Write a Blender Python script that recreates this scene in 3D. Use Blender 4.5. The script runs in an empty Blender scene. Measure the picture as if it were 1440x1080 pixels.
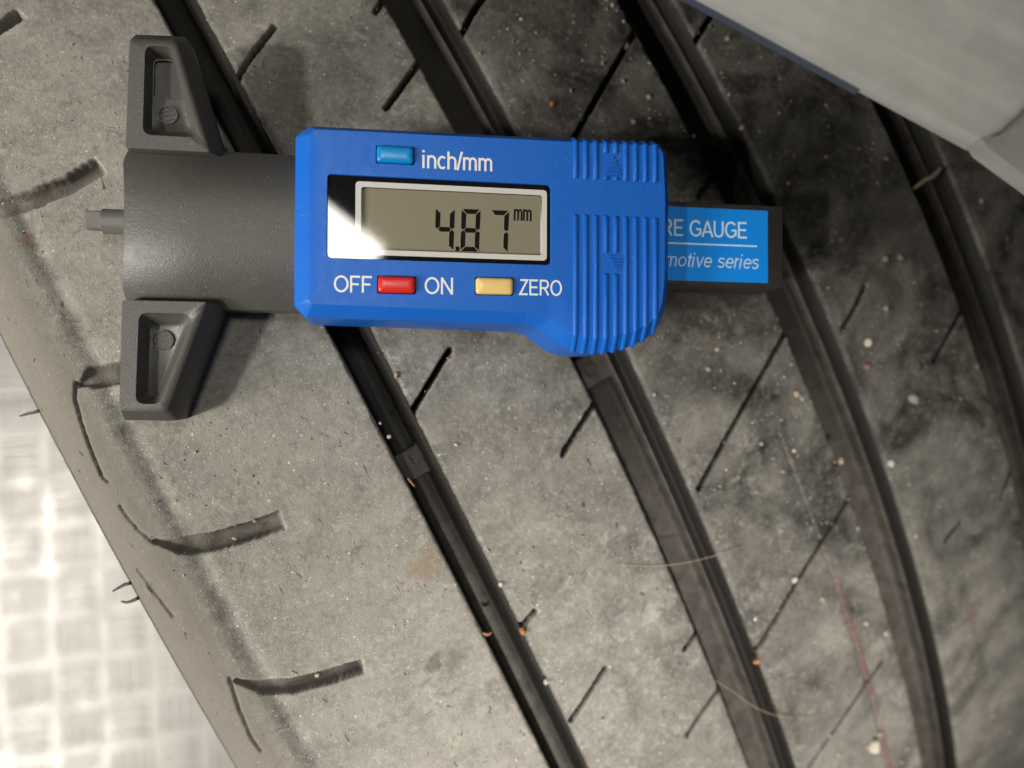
import bpy, bmesh, math, random
import numpy as np
from mathutils import Matrix, Vector
random.seed(7); rng = np.random.default_rng(7)
S = bpy.context.scene
COL = S.collection
R = 0.32                                   # tyre radius, metres; the wheel stands on the floor (z = 0)

# ------------------------------------------------------------------ camera
def rot(rx, ry, rz):
    cx, sx, cy, sy, cz, sz = math.cos(rx), math.sin(rx), math.cos(ry), math.sin(ry), math.cos(rz), math.sin(rz)
    return (np.array([[1,0,0],[0,cx,-sx],[0,sx,cx]]) @ np.array([[cy,0,sy],[0,1,0],[-sy,0,cy]])
            @ np.array([[cz,-sz,0],[sz,cz,0],[0,0,1]]))
FPX = 1100.0
CM = rot(-0.058, -0.2479, -0.4792)
CO = np.array([0.0, 0.0, 2*R + 0.1192])
cam = bpy.data.cameras.new('camera'); camo = bpy.data.objects.new('camera', cam); COL.objects.link(camo)
m4 = np.eye(4); m4[:3,:3] = CM; m4[:3,3] = CO
camo.matrix_world = Matrix(m4.tolist())
cam.sensor_width = 36; cam.lens = FPX/1440*36
cam.clip_start = 0.005; cam.clip_end = 20
cam.dof.use_dof = True; cam.dof.focus_distance = 0.109; cam.dof.aperture_fstop = 11.5
S.camera = camo

# ------------------------------------------------------------------ world, view, lamps
W = bpy.data.worlds.new('World'); S.world = W; W.use_nodes = True
bg = W.node_tree.nodes['Background']; bg.inputs[0].default_value = (1.0, 0.95, 0.87, 1); bg.inputs[1].default_value = 0.035
S.view_settings.view_transform = 'Standard'; S.view_settings.look = 'None'
S.view_settings.exposure = 0.0; S.view_settings.gamma = 1

def cam_pt(px, py, depth):                 # point seen at a pixel, at a depth along the view axis
    return CO + CM @ (np.array([(px-720)/FPX, -(py-540)/FPX, -1.0])*depth)
def lamp(name, kind, pos, target, energy, col, **kw):
    l = bpy.data.lights.new(name, kind); l.energy = energy; l.color = col
    for k, v in kw.items(): setattr(l, k, v)
    o = bpy.data.objects.new(name, l); COL.objects.link(o); o.location = pos
    o.rotation_euler = (Vector(target)-Vector(pos)).to_track_quat('-Z', 'Y').to_euler()
    return o
aim = cam_pt(-430, 780, 0.112)
key_pos = cam_pt(720, 540, 0.118) + CM @ np.array([-0.86, -0.36, 1.02])
lamp('workshop_lamp', 'SPOT', key_pos, aim, 196, (1.0, 0.95, 0.86), spot_size=math.radians(6.6), spot_blend=0.8, shadow_soft_size=0.10)
low_pos = cam_pt(720, 540, 0.118) + CM @ np.array([0.12, -0.78, 1.08])
lamp('lower_fill', 'SPOT', low_pos, cam_pt(1010, 1370, 0.128), 112, (1.0, 0.95, 0.87), spot_size=math.radians(8.0), spot_blend=0.6, shadow_soft_size=0.03)  # added spot from below that lifts the lower ribs and groove floors
side_pos = cam_pt(720, 540, 0.118) + CM @ np.array([-1.0, -0.34, 0.74])*0.5
lamp('side_lamp', 'AREA', side_pos, cam_pt(720, 540, 0.118), 3.5, (1.0, 0.95, 0.87), shape='DISK', size=0.16)
lamp('floor_fill', 'SPOT', (-0.75, -0.35, 0.9), (-0.28, -0.12, 0), 11, (1.0, 0.95, 0.86), spot_size=math.radians(50), spot_blend=0.6, shadow_soft_size=0.12)  # added spot, only there to brighten the floor plate

# ------------------------------------------------------------------ gauge frame
GM = CM @ rot(-0.0188847, 0.16821427, -0.00276917)
GO = cam_pt(600, 320, 0.106)
def gpt(u, v, w): return GO + GM @ (np.array([u, v, w])*1e-3)
def guv(px, py, w=0.0):                    # pixel -> gauge millimetres on the plane w
    d = CM @ np.array([(px-720)/FPX, -(py-540)/FPX, -1.0]); n = GM[:,2]
    t = ((GO + n*w*1e-3 - CO) @ n)/(d @ n)
    return ((CO + d*t - GO) @ GM*1e3)[:2]
# bright ceiling panel mirrored in the display window
def mirror(px, py, dist):
    u, v = guv(px, py, -0.5); p = gpt(u, v, -0.5); n = GM[:,2]
    d = p - CO; d /= np.linalg.norm(d); r = d - 2*(d @ n)*n
    return p + r*dist
LD = 0.55
c0 = mirror(540, 349, LD); c1 = mirror(455, 283, LD); c2 = mirror(489, 378, LD)
e1 = c1-c0; e1 /= np.linalg.norm(e1); e2 = c2-c0; e2 -= (e2 @ e1)*e1; e2 /= np.linalg.norm(e2)
SX, SY = 0.095, 0.08
gc = c0 + e1*SX/2 + e2*SY/2
nz = np.cross(e1, e2)
if nz @ (gc-GO) < 0: e1, e2, SX, SY, nz = e2, e1, SY, SX, -nz
cl = bpy.data.lights.new('ceiling_panel', 'AREA'); cl.shape = 'RECTANGLE'; cl.size = SX; cl.size_y = SY
cl.energy = 0.76; cl.color = (1.0, 0.97, 0.88)
clo = bpy.data.objects.new('ceiling_panel', cl); COL.objects.link(clo)
m4 = np.eye(4); m4[:3,0] = e1; m4[:3,1] = e2; m4[:3,2] = nz; m4[:3,3] = gc
clo.matrix_world = Matrix(m4.tolist())

# ------------------------------------------------------------------ materials
def newmat(name):
    m = bpy.data.materials.new(name); m.use_nodes = True
    nt = m.node_tree; return m, nt, nt.nodes['Principled BSDF']
class NB:                                  # tiny node builder
    def __init__(s, nt): s.nt = nt
    def n(s, t, **kw):
        x = s.nt.nodes.new(t)
        for k, v in kw.items(): setattr(x, k, v)
        return x
    def put(s, sock, v):
        if isinstance(v, bpy.types.NodeSocket): s.nt.links.new(v, sock)
        else: sock.default_value = v
    def math(s, op, a, b=0.0, c=0.0, clamp=False):
        x = s.n('ShaderNodeMath', operation=op, use_clamp=clamp)
        s.put(x.inputs[0], a); s.put(x.inputs[1], b); s.put(x.inputs[2], c); return x.outputs[0]
    def ramp(s, v, a, b, c=0.0, d=1.0, smooth=True):
        x = s.n('ShaderNodeMapRange', interpolation_type='SMOOTHSTEP' if smooth else 'LINEAR')
        s.put(x.inputs[0], v); x.inputs[1].default_value = a; x.inputs[2].default_value = b
        x.inputs[3].default_value = c; x.inputs[4].default_value = d; return x.outputs[0]
    def mix(s, f, a, b):
        x = s.n('ShaderNodeMix', data_type='RGBA'); s.put(x.inputs[0], f); s.put(x.inputs[6], a); s.put(x.inputs[7], b); return x.outputs[2]
    def mm(s, scale=(1000, 1000, 1000)):
        t = s.n('ShaderNodeTexCoord'); v = s.n('ShaderNodeVectorMath', operation='MULTIPLY'); s.put(v.inputs[0], t.outputs['Object'])
        v.inputs[1].default_value = scale; return v.outputs[0]
    def noise(s, vec, scale, detail=4, rough=0.55, dist=0.0):
        x = s.n('ShaderNodeTexNoise'); s.put(x.inputs['Vector'], vec); x.inputs['Scale'].default_value = scale
        x.inputs['Detail'].default_value = detail; x.inputs['Roughness'].default_value = rough; x.inputs['Distortion'].default_value = dist
        return x.outputs[0]
    def vor(s, vec, scale):
        x = s.n('ShaderNodeTexVoronoi'); s.put(x.inputs['Vector'], vec); x.inputs['Scale'].default_value = scale; return x
    def bump(s, h, strength, dist, normal=None):
        x = s.n('ShaderNodeBump'); s.put(x.inputs['Height'], h); x.inputs['Strength'].default_value = strength; x.inputs['Distance'].default_value = dist
        if normal is not None: s.put(x.inputs['Normal'], normal)
        return x.outputs[0]

def tread_material():
    m, nt, b = newmat('dusty_tread_rubber'); N = NB(nt)
    v = N.mm()
    sp = N.n('ShaderNodeSeparateXYZ'); N.put(sp.inputs[0], v); X, Y = sp.outputs[0], sp.outputs[1]
    n1 = N.noise(v, 0.05, 4, 0.55, 1.6); n2 = N.noise(v, 0.22, 5, 0.6, 0.3); n3 = N.noise(v, 1.1, 5, 0.65); n4 = N.noise(v, 5.0, 3, 0.6)
    # dust thinner and patchier inward from the shoulder; ramps also paint the light's falloff
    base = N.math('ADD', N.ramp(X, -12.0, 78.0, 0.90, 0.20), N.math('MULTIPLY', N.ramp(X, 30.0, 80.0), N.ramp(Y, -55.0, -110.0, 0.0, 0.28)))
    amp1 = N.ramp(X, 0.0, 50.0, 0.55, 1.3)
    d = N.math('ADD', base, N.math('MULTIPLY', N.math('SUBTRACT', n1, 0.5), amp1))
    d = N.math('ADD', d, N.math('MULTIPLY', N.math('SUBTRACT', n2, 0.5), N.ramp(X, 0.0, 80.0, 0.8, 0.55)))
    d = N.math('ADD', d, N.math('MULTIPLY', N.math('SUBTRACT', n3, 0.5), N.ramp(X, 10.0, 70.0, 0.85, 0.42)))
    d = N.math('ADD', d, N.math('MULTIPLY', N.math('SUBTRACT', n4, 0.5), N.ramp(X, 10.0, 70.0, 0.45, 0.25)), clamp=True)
    # smooth unworn band of the outer shoulder carries less grey dust
    side = N.ramp(X, -26.5, -23.0, 1.0, 0.0)
    dark_band = N.math('MULTIPLY', N.ramp(N.math('ABSOLUTE', N.math('ADD', N.math('ADD', X, 23.0), N.math('MULTIPLY', N.math('SUBTRACT', n2, 0.5), 4.0))), 0.3, 2.6, 1.0, 0.0), 0.30)  # darker band along the dip in the outer shoulder
    lip = N.n('ShaderNodeAttribute', attribute_name='lip_wear')
    d = N.math('SUBTRACT', d, dark_band, clamp=True)
    d = N.math('MULTIPLY', d, N.math('SUBTRACT', 1.0, N.math('MULTIPLY', lip.outputs['Fac'], N.ramp(n3, 0.25, 0.6, 0.55, 1.0))))
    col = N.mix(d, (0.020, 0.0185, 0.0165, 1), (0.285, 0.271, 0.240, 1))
    scuff = N.math('MULTIPLY', N.ramp(N.noise(v, 0.55, 5, 0.7, 0.9), 0.50, 0.66), N.ramp(N.noise(v, 0.16, 3, 0.6, 0.5), 0.40, 0.62))
    col = N.mix(N.math('MULTIPLY', scuff, N.ramp(X, 10.0, 80.0, 0.5, 0.22)), col, (0.41, 0.395, 0.36, 1))
    grime = N.math('MULTIPLY', N.ramp(N.noise(v, 0.42, 6, 0.72, 0.7), 0.54, 0.66), N.ramp(N.noise(v, 0.10, 3, 0.6, 0.8), 0.44, 0.62))
    col = N.mix(N.math('MULTIPLY', grime, 0.6), col, (0.085, 0.077, 0.066, 1))
    col = N.mix(N.math('MULTIPLY', side, 0.85), col, (0.15, 0.136, 0.115, 1))
    # scuffed grey-white bloom patches
    bloom = N.math('MULTIPLY', N.ramp(N.noise(v, 0.12, 4, 0.6, 0.4), 0.60, 0.72), N.ramp(n3, 0.42, 0.62))
    col = N.mix(N.math('MULTIPLY', bloom, 0.28), col, (0.40, 0.38, 0.34, 1))
    # dark rubber crumbs and short nicks
    vs = N.n('ShaderNodeVectorMath', operation='MULTIPLY'); N.put(vs.inputs[0], v); vs.inputs[1].default_value = (1.5, 0.55, 1)
    nick = N.ramp(N.noise(vs.outputs[0], 1.0, 2, 0.5, 0.8), 0.70, 0.74)
    col = N.mix(N.math('MULTIPLY', nick, 0.75), col, (0.03, 0.027, 0.024, 1))
    # pale mineral specks of two sizes
    for sc, r0, r1, keep in ((0.6, 0.07, 0.13, 0.60), (1.6, 0.10, 0.2, 0.62), (3.2, 0.14, 0.3, 0.72)):
        vo = N.vor(v, sc); s2 = N.n('ShaderNodeSeparateColor'); N.put(s2.inputs[0], vo.outputs['Color'])
        spk = N.math('MULTIPLY', N.ramp(vo.outputs['Distance'], r0, r1, 1.0, 0.0), N.ramp(s2.outputs[0], keep, keep+0.25))
        col = N.mix(N.math('MULTIPLY', spk, N.math('MULTIPLY', N.ramp(X, 20.0, 70.0, 0.75, 0.35), N.ramp(X, -26.0, -22.0, 0.25, 1.0))), col, (0.66, 0.62, 0.54, 1))
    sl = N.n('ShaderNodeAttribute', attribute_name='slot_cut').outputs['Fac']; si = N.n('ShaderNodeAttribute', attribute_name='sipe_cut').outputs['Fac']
    col = N.mix(N.math('MULTIPLY', sl, 0.92), col, N.mix(N.ramp(n2, 0.3, 0.65), (0.07, 0.064, 0.056, 1), (0.16, 0.148, 0.128, 1)))
    col = N.mix(si, col, (0.013, 0.012, 0.011, 1))  # sipes mixed to near black, painting in the shade of the cuts
    # brown stains and the remains of a red paint line along the thin sipe
    dot = N.n('ShaderNodeVectorMath', operation='DISTANCE')
    for (sx, sy, r, k, c) in STAINS:
        cmb = N.n('ShaderNodeCombineXYZ'); N.put(cmb.inputs[0], X); N.put(cmb.inputs[1], Y)
        ds = N.n('ShaderNodeVectorMath', operation='DISTANCE'); N.put(ds.inputs[0], cmb.outputs[0]); ds.inputs[1].default_value = (sx, sy, 0)
        dd = N.math('ADD', ds.outputs[1], N.math('MULTIPLY', N.math('SUBTRACT', N.noise(v, 0.6, 3), 0.5), r*2.2))
        col = N.mix(N.math('MULTIPLY', N.ramp(dd, r*0.1, r, 1.0, 0.0), k), col, c)
    for cx, w, y0, y1 in ((70.3, 0.75, -52.0, -80.0), (78.2, 0.55, -60.0, -90.0), (41.0, 0.45, -95.0, -118.0)):
        red = N.math('MULTIPLY', N.ramp(N.math('ABSOLUTE', N.math('SUBTRACT', X, cx)), w*0.4, w, 1.0, 0.0), N.ramp(Y, y0, y1))
        col = N.mix(N.math('MULTIPLY', N.math('MULTIPLY', red, N.ramp(n2, 0.36, 0.52)), 0.55), col, (0.13, 0.02, 0.018, 1))
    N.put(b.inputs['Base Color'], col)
    N.put(b.inputs['Roughness'], N.ramp(d, 0.0, 0.8, 0.55, 0.92, False))
    b.inputs['Specular IOR Level'].default_value = 0.35
    h = N.math('ADD', N.math('MULTIPLY', n3, 0.5), N.math('MULTIPLY', N.noise(v, 3.2, 4, 0.7), 0.5))
    h = N.math('SUBTRACT', h, N.math('MULTIPLY', nick, 0.4))
    N.put(b.inputs['Normal'], N.bump(h, 0.8, 0.00026))
    return m
def rubber(name, base, dust, k, rough=0.6, sc=1.0, bump=0.35, attr=False):
    m, nt, b = newmat(name); N = NB(nt); v = N.mm()
    n2 = N.noise(v, 0.3*sc, 5, 0.6); n3 = N.noise(v, 2.5*sc, 4, 0.65)
    d = N.math('MULTIPLY', N.ramp(N.math('ADD', N.math('MULTIPLY', n2, 0.55), N.math('MULTIPLY', n3, 0.45)), 0.2, 0.75), k)
    if attr:
        at = N.n('ShaderNodeAttribute', attribute_name='dust_and_shade'); d = N.math('MULTIPLY', d, at.outputs['Fac'])
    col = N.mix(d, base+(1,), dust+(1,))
    vo = N.vor(v, 1.3*sc); s2 = N.n('ShaderNodeSeparateColor'); N.put(s2.inputs[0], vo.outputs['Color'])
    spk = N.math('MULTIPLY', N.ramp(vo.outputs['Distance'], 0.08, 0.16, 1.0, 0.0), N.ramp(s2.outputs[0], 0.75, 0.95))
    col = N.mix(N.math('MULTIPLY', spk, 0.5), col, (0.35, 0.31, 0.26, 1))
    N.put(b.inputs['Base Color'], col); b.inputs['Roughness'].default_value = rough; b.inputs['Specular IOR Level'].default_value = 0.3
    N.put(b.inputs['Normal'], N.bump(n3, bump, 0.00025)); return m
def plastic(name, col, rough, bump=0.0, bscale=4.0, spec=0.5, dust=0.0, coat=0.0):
    m, nt, b = newmat(name); N = NB(nt); v = N.mm()
    c = col+(1,)
    if dust:
        vo = N.vor(v, 1.6); s2 = N.n('ShaderNodeSeparateColor'); N.put(s2.inputs[0], vo.outputs['Color'])
        spk = N.math('MULTIPLY', N.ramp(vo.outputs['Distance'], 0.05, 0.12, 1.0, 0.0), N.ramp(s2.outputs[0], 0.80, 0.95))
        vo = N.vor(v, 4.2); s3 = N.n('ShaderNodeSeparateColor'); N.put(s3.inputs[0], vo.outputs['Color'])
        patch = N.ramp(N.noise(v, 0.12, 3), 0.42, 0.62)
        spk = N.math('MAXIMUM', spk, N.math('MULTIPLY', patch, N.math('MULTIPLY', N.ramp(vo.outputs['Distance'], 0.12, 0.3, 1.0, 0.0), N.ramp(s3.outputs[0], 0.72, 0.95))))
        film = N.math('MULTIPLY', N.noise(v, 0.15, 4, 0.6), dust*0.05)
        c = N.mix(film, c, (0.5, 0.47, 0.42, 1)); c = N.mix(N.math('MULTIPLY', spk, dust*0.55), c, (0.62, 0.60, 0.55, 1))
        vs = N.n('ShaderNodeVectorMath', operation='MULTIPLY'); N.put(vs.inputs[0], v); vs.inputs[1].default_value = (0.25, 3.2, 1.0)
        scr = N.math('MULTIPLY', N.ramp(N.noise(vs.outputs[0], 1.3, 3, 0.6, 0.4), 0.66, 0.72), N.ramp(N.noise(v, 0.2, 2), 0.45, 0.6))
        c = N.mix(N.math('MULTIPLY', scr, dust*0.16), c, (0.6, 0.6, 0.58, 1))
    N.put(b.inputs['Base Color'], c); b.inputs['Specular IOR Level'].default_value = spec
    rn = N.noise(v, 0.8, 3)
    N.put(b.inputs['Roughness'], N.ramp(rn, 0.3, 0.7, max(rough-0.05, 0.0), rough+0.05, False) if rough > 0.1 else rough)
    if bump: N.put(b.inputs['Normal'], N.bump(N.noise(v, bscale, 3, 0.6), bump, 0.0001))
    b.inputs['Coat Weight'].default_value = coat; b.inputs['Coat Roughness'].default_value = 0.03
    return m
def stone_mat(name, col):
    m, nt, b = newmat(name); N = NB(nt); v = N.mm()
    N.put(b.inputs['Base Color'], N.mix(N.noise(v, 2.5, 4, 0.6), tuple(c*0.6 for c in col)+(1,), tuple(min(1, c*1.25) for c in col)+(1,)))
    b.inputs['Roughness'].default_value = 0.55; N.put(b.inputs['Normal'], N.bump(N.noise(v, 6, 3), 0.4, 0.0002)); return m

# ------------------------------------------------------------------ object helpers
def tag(o, label=None, cat=None, group=None, kind=None):
    if label: o['label'] = label
    if cat: o['category'] = cat
    if group: o['group'] = group
    if kind: o['kind'] = kind
    return o
def empty(name, loc, mat3=None):
    o = bpy.data.objects.new(name, None); COL.objects.link(o); o.empty_display_size = 0.01
    m = np.eye(4); m[:3,3] = loc
    if mat3 is not None: m[:3,:3] = mat3
    o.matrix_world = Matrix(m.tolist()); return o
def link(name, me, mat, parent=None, smooth=False):
    me.materials.append(mat) if mat and not me.materials else None
    o = bpy.data.objects.new(name, me); COL.objects.link(o)
    if parent: o.parent = parent
    if smooth: me.polygons.foreach_set('use_smooth', [True]*len(me.polygons))
    return o
def grid_mesh(name, P, closed_v=False):    # P: (nu, nv, 3) array of points
    nu, nv = P.shape[:2]; me = bpy.data.meshes.new(name)
    idx = np.arange(nu*nv).reshape(nu, nv)
    if closed_v: idx = np.concatenate([idx, idx[:, :1]], 1)
    q = np.stack([idx[:-1,:-1], idx[1:,:-1], idx[1:,1:], idx[:-1,1:]], -1).reshape(-1, 4).astype(np.int32)
    me.vertices.add(nu*nv); me.vertices.foreach_set('co', P.reshape(-1).astype(np.float32))
    me.loops.add(q.size); me.loops.foreach_set('vertex_index', q.reshape(-1))
    me.polygons.add(len(q)); me.polygons.foreach_set('loop_start', np.arange(0, q.size, 4, dtype=np.int32))
    me.polygons.foreach_set('use_smooth', np.ones(len(q), bool))
    me.update(calc_edges=True); me.validate(); return me
def bm_mesh(bm, name, angle=None):
    bmesh.ops.recalc_face_normals(bm, faces=bm.faces)
    me = bpy.data.meshes.new(name); bm.to_mesh(me); bm.free()
    if angle is not None:
        me.polygons.foreach_set('use_smooth', [True]*len(me.polygons)); me.set_sharp_from_angle(angle=math.radians(angle))
    return me

# ------------------------------------------------------------------ tyre coordinates
def tyre_hit(px, py):                      # pixel -> (x mm, arc mm) on the tread cylinder
    d = CM @ np.array([(px-720)/FPX, -(py-540)/FPX, -1.0]); o = CO - np.array([0, 0, R])
    a = d[1]**2 + d[2]**2; b = d[2]*o[2]; c = o[2]**2 - R*R
    t = (-b - math.sqrt(max(b*b-a*c, 0)))/a; p = o + d*t
    return p[0]*1e3, math.atan2(p[1], p[2])*R*1e3
def profile_drop(x):                       # how far the carcass lies under the tread radius (mm)
    x = np.asarray(x, float); d = np.zeros_like(x)
    for x0, s in ((-23.66, -1), (155.0, 1)):
        t = np.clip((x-x0)*s, 0, 9.45)/9.5
        d = np.maximum(d, 9.5*(1-np.sqrt(1-t*t)))
    # soft moulded dip along the outer shoulder
    d = d + 0.28*np.exp(-((x+22.0)/1.1)**2)
    return d
def tyre_xyz(x, s, depth):                 # mm -> world
    r = R*1e3 - profile_drop(x) - depth; th = np.asarray(s)/(R*1e3)
    return np.stack([np.broadcast_to(x, r.shape), r*np.sin(th), r*np.cos(th) + R*1e3], -1)*1e-3

STAINS = []
for (px, py, r, k, c) in ((598, 792, 4.2, 0.42, (0.20, 0.12, 0.06, 1)), (38, 335, 1.8, 0.6, (0.12, 0.06, 0.03, 1)), (640, 928, 4.0, 0.55, (0.10, 0.095, 0.085, 1)), (612, 935, 2.0, 0.6, (0.09, 0.085, 0.075, 1)),
        (1000, 545, 5.0, 0.35, (0.025, 0.022, 0.02, 1)), (1365, 865, 4.0, 0.5, (0.10, 0.03, 0.025, 1)), (915, 868, 3.2, 0.45, (0.40, 0.40, 0.37, 1)), (860, 862, 3.0, 0.45, (0.09, 0.085, 0.078, 1)),
        (800, 60, 6.0, 0.4, (0.02, 0.018, 0.016, 1)), (1280, 850, 4.5, 0.35, (0.07, 0.065, 0.055, 1)), (1240, 905, 4.0, 0.4, (0.32, 0.30, 0.26, 1)), (1170, 900, 4.5, 0.4, (0.32, 0.30, 0.26, 1))):
    x, s = tyre_hit(px, py); STAINS.append((x, R*1e3*math.sin(s/(R*1e3)), r, k, c))

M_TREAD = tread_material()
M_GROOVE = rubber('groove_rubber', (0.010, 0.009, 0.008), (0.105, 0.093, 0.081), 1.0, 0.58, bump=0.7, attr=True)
M_BAR = rubber('wear_bar_rubber', (0.035, 0.031, 0.028), (0.115, 0.10, 0.088), 0.7, 0.6)
M_SIDE = rubber('sidewall_rubber', (0.035, 0.032, 0.029), (0.13, 0.115, 0.095), 0.6, 0.75)

# ------------------------------------------------------------------ tread cuts (pixel polylines traced on the photo)
SLOTS = [  # (points, width mm, depth mm)
    ([(-60, 70), (-20, 50), (8, 33), (27, 20)], 2.1, 4.6),
    ([(-70, 318), (0, 292), (48, 279), (98, 258), (139, 234)], 2.8, 4.8),
    ([(196, 516), (172, 523), (135, 530), (112, 540)], 3.1, 4.8),
    ([(394, 732), (350, 748), (300, 762), (255, 768), (218, 762)], 2.6, 4.8),
    ([(508, 938), (460, 953), (412, 965), (372, 967), (332, 958)], 2.1, 4.6),
    ([(620, 1120), (580, 1136), (530, 1148), (460, 1150)], 1.75, 3.6),
]
THIN = [
    ([(106, 537), (104, 560), (112, 592), (128, 640), (141, 671), (149, 678)], 0.32, 0.8),
    ([(215, 763), (192, 744), (174, 724), (166, 712)], 0.3, 0.6),
    ([(188, 806), (214, 838), (241, 871)], 0.42, 0.6),
    ([(323, 955), (337, 1002), (354, 1043), (367, 1060)], 0.35, 0.8),
]
SIPES = [
    [(386, 38), (362, 68), (335, 106)], [(543, 152), (567, 119), (592, 84)], [(528, 17), (542, -4)], [(633, 492), (611, 528), (579, 582)],
    [(838, 566), (812, 606), (792, 639)], [(752, 861), (742, 873), (731, 885)], [(851, 941), (828, 978), (804, 1014)], [(984, 886), (964, 913)], [(1016, 964), (990, 1000), (968, 1033)],
    [(897, 38), (850, 120), (808, 193)], [(684, -8), (668, 14), (650, 45)], [(1006, 240), (983, 278)], [(1108, 464), (1068, 535), (1030, 602), (984, 686)],
    [(1199, 696), (1130, 805), (1066, 914)], [(1292, 850), (1270, 884)], [(1241, 931), (1190, 1005), (1138, 1080)], [(1318, 1050), (1290, 1090)],
    [(1016, -2), (976, 62)], [(1217, 402), (1204, 432), (1186, 462)], [(1352, 440), (1330, 480), (1314, 509)], [(1432, 640), (1408, 700)], [(1330, 760), (1352, 735)],
]
CUTS = [(np.array([tyre_hit(*p) for p in pts]), w, d, 0.13) for pts, w, d in SLOTS]
CUTS += [(np.array([tyre_hit(*p) for p in pts]), w+0.06, d*0.75, 0.18) for pts, w, d in THIN]
CUTS += [(np.array([tyre_hit(*p) for p in pts]), 0.86, 5.0, 0.11) for pts in SIPES]
CUTS.append((np.array([(69.65, -170.0), (69.65, -78.0), (69.6, -36.0)]), 0.36, 0.8, 0.13))

def smooth01(t): t = np.clip(t, 0, 1); return t*t*(3-2*t)
def vnoise(x, s, f, seed):                 # cheap value noise on the tread, about -1..1
    r = np.random.default_rng(seed); n = 128; g = r.random((n, n))*2-1
    u = x*f + 300; v = s*f + 300; iu = np.floor(u).astype(int); iv = np.floor(v).astype(int); fu = smooth01(u-iu); fv = smooth01(v-iv)
    a = g[iu % n, iv % n]; b = g[(iu+1) % n, iv % n]; c = g[iu % n, (iv+1) % n]; d = g[(iu+1) % n, (iv+1) % n]
    return a*(1-fu)*(1-fv) + b*fu*(1-fv) + c*(1-fu)*fv + d*fu*fv
def carve(xs, ss, depth, sipes):
    for pl, w, D, e in CUTS:
        if (D == 5.0) != sipes: continue
        lo = pl.min(0) - w - 1.2; hi = pl.max(0) + w + 1.2
        i0, i1 = np.searchsorted(xs, [lo[0], hi[0]]); j0, j1 = np.searchsorted(ss, [lo[1], hi[1]])
        if i1 <= i0 or j1 <= j0: continue
        Xg, Sg = np.meshgrid(xs[i0:i1], ss[j0:j1], indexing='ij')
        best = np.full(Xg.shape, 1e9)
        seg = np.r_[0, np.cumsum(np.linalg.norm(np.diff(pl, axis=0), axis=1))]; seg /= seg[-1]
        for q, (a, b) in enumerate(zip(pl[:-1], pl[1:])):
            ab = b-a; L = ab @ ab
            t = np.clip(((Xg-a[0])*ab[0] + (Sg-a[1])*ab[1])/L, 0, 1)
            dist = np.hypot(Xg-a[0]-t*ab[0], Sg-a[1]-t*ab[1])
            if w > 1.5:                    # wide slots end square
                ln = math.sqrt(L); al = ((Xg-a[0])*ab[0] + (Sg-a[1])*ab[1])/ln; pe = np.abs((Xg-a[0])*ab[1] - (Sg-a[1])*ab[0])/ln
                if (a == pl[0]).all() and pl[0][0] > pl[-1][0]: dist = np.where(al < 0, np.maximum(pe, -al + w/2 - 0.25), dist)
                if (b == pl[-1]).all() and pl[-1][0] > pl[0][0]: dist = np.where(al > ln, np.maximum(pe, al - ln + w/2 - 0.25), dist)
                along = seg[q] + (seg[q+1]-seg[q])*t
                if pl[0][0] > pl[-1][0]: along = 1-along     # 0 at the sidewall end, 1 at the inner end
                dist = dist/(0.30 + 0.70*smooth01(along/0.30))
            best = np.minimum(best, dist)
        rag = 0.05*min(1, w)*vnoise(Xg, Sg, 0.9, 3) + 0.06*vnoise(Xg, Sg, 2.6, 4)
        h = w/2
        if w > 1.5:                        # wide slot: rounded floor, softened lip, fades out at the shoulder
            dd = D*0.62*(1 - 0.45*np.clip(best/h, 0, 1)**2)*(1-smooth01((best+rag-h+e)/(2*e)))
            dd = dd*(1 - 0.6*smooth01((-13.0-Xg)/11.0))
        else:
            dd = D*(1-smooth01((best+rag-h+e)/(2*e)))
        depth[i0:i1, j0:j1] = np.maximum(depth[i0:i1, j0:j1], dd)
def nodes(a, b, lo, hi, fine, coarse):     # grid lines from a to b, fine between lo and hi
    out = [a]
    while out[-1] < b - 1e-6:
        x = out[-1]; st = fine if lo-1e-9 <= x < hi else coarse
        out.append(min(x+st, b, lo if x < lo-1e-9 else 1e9))
    if len(out) > 2 and out[-1]-out[-2] < fine*0.3: out.pop(-2)
    return np.array(out)
S_LO, S_HI = -205.0, 135.0
FINE = 0.21
SS = nodes(S_LO, S_HI, -158.0, 92.0, FINE, 1.6)
SC = nodes(S_LO, S_HI, -158.0, 92.0, 0.9, 2.5)

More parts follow.
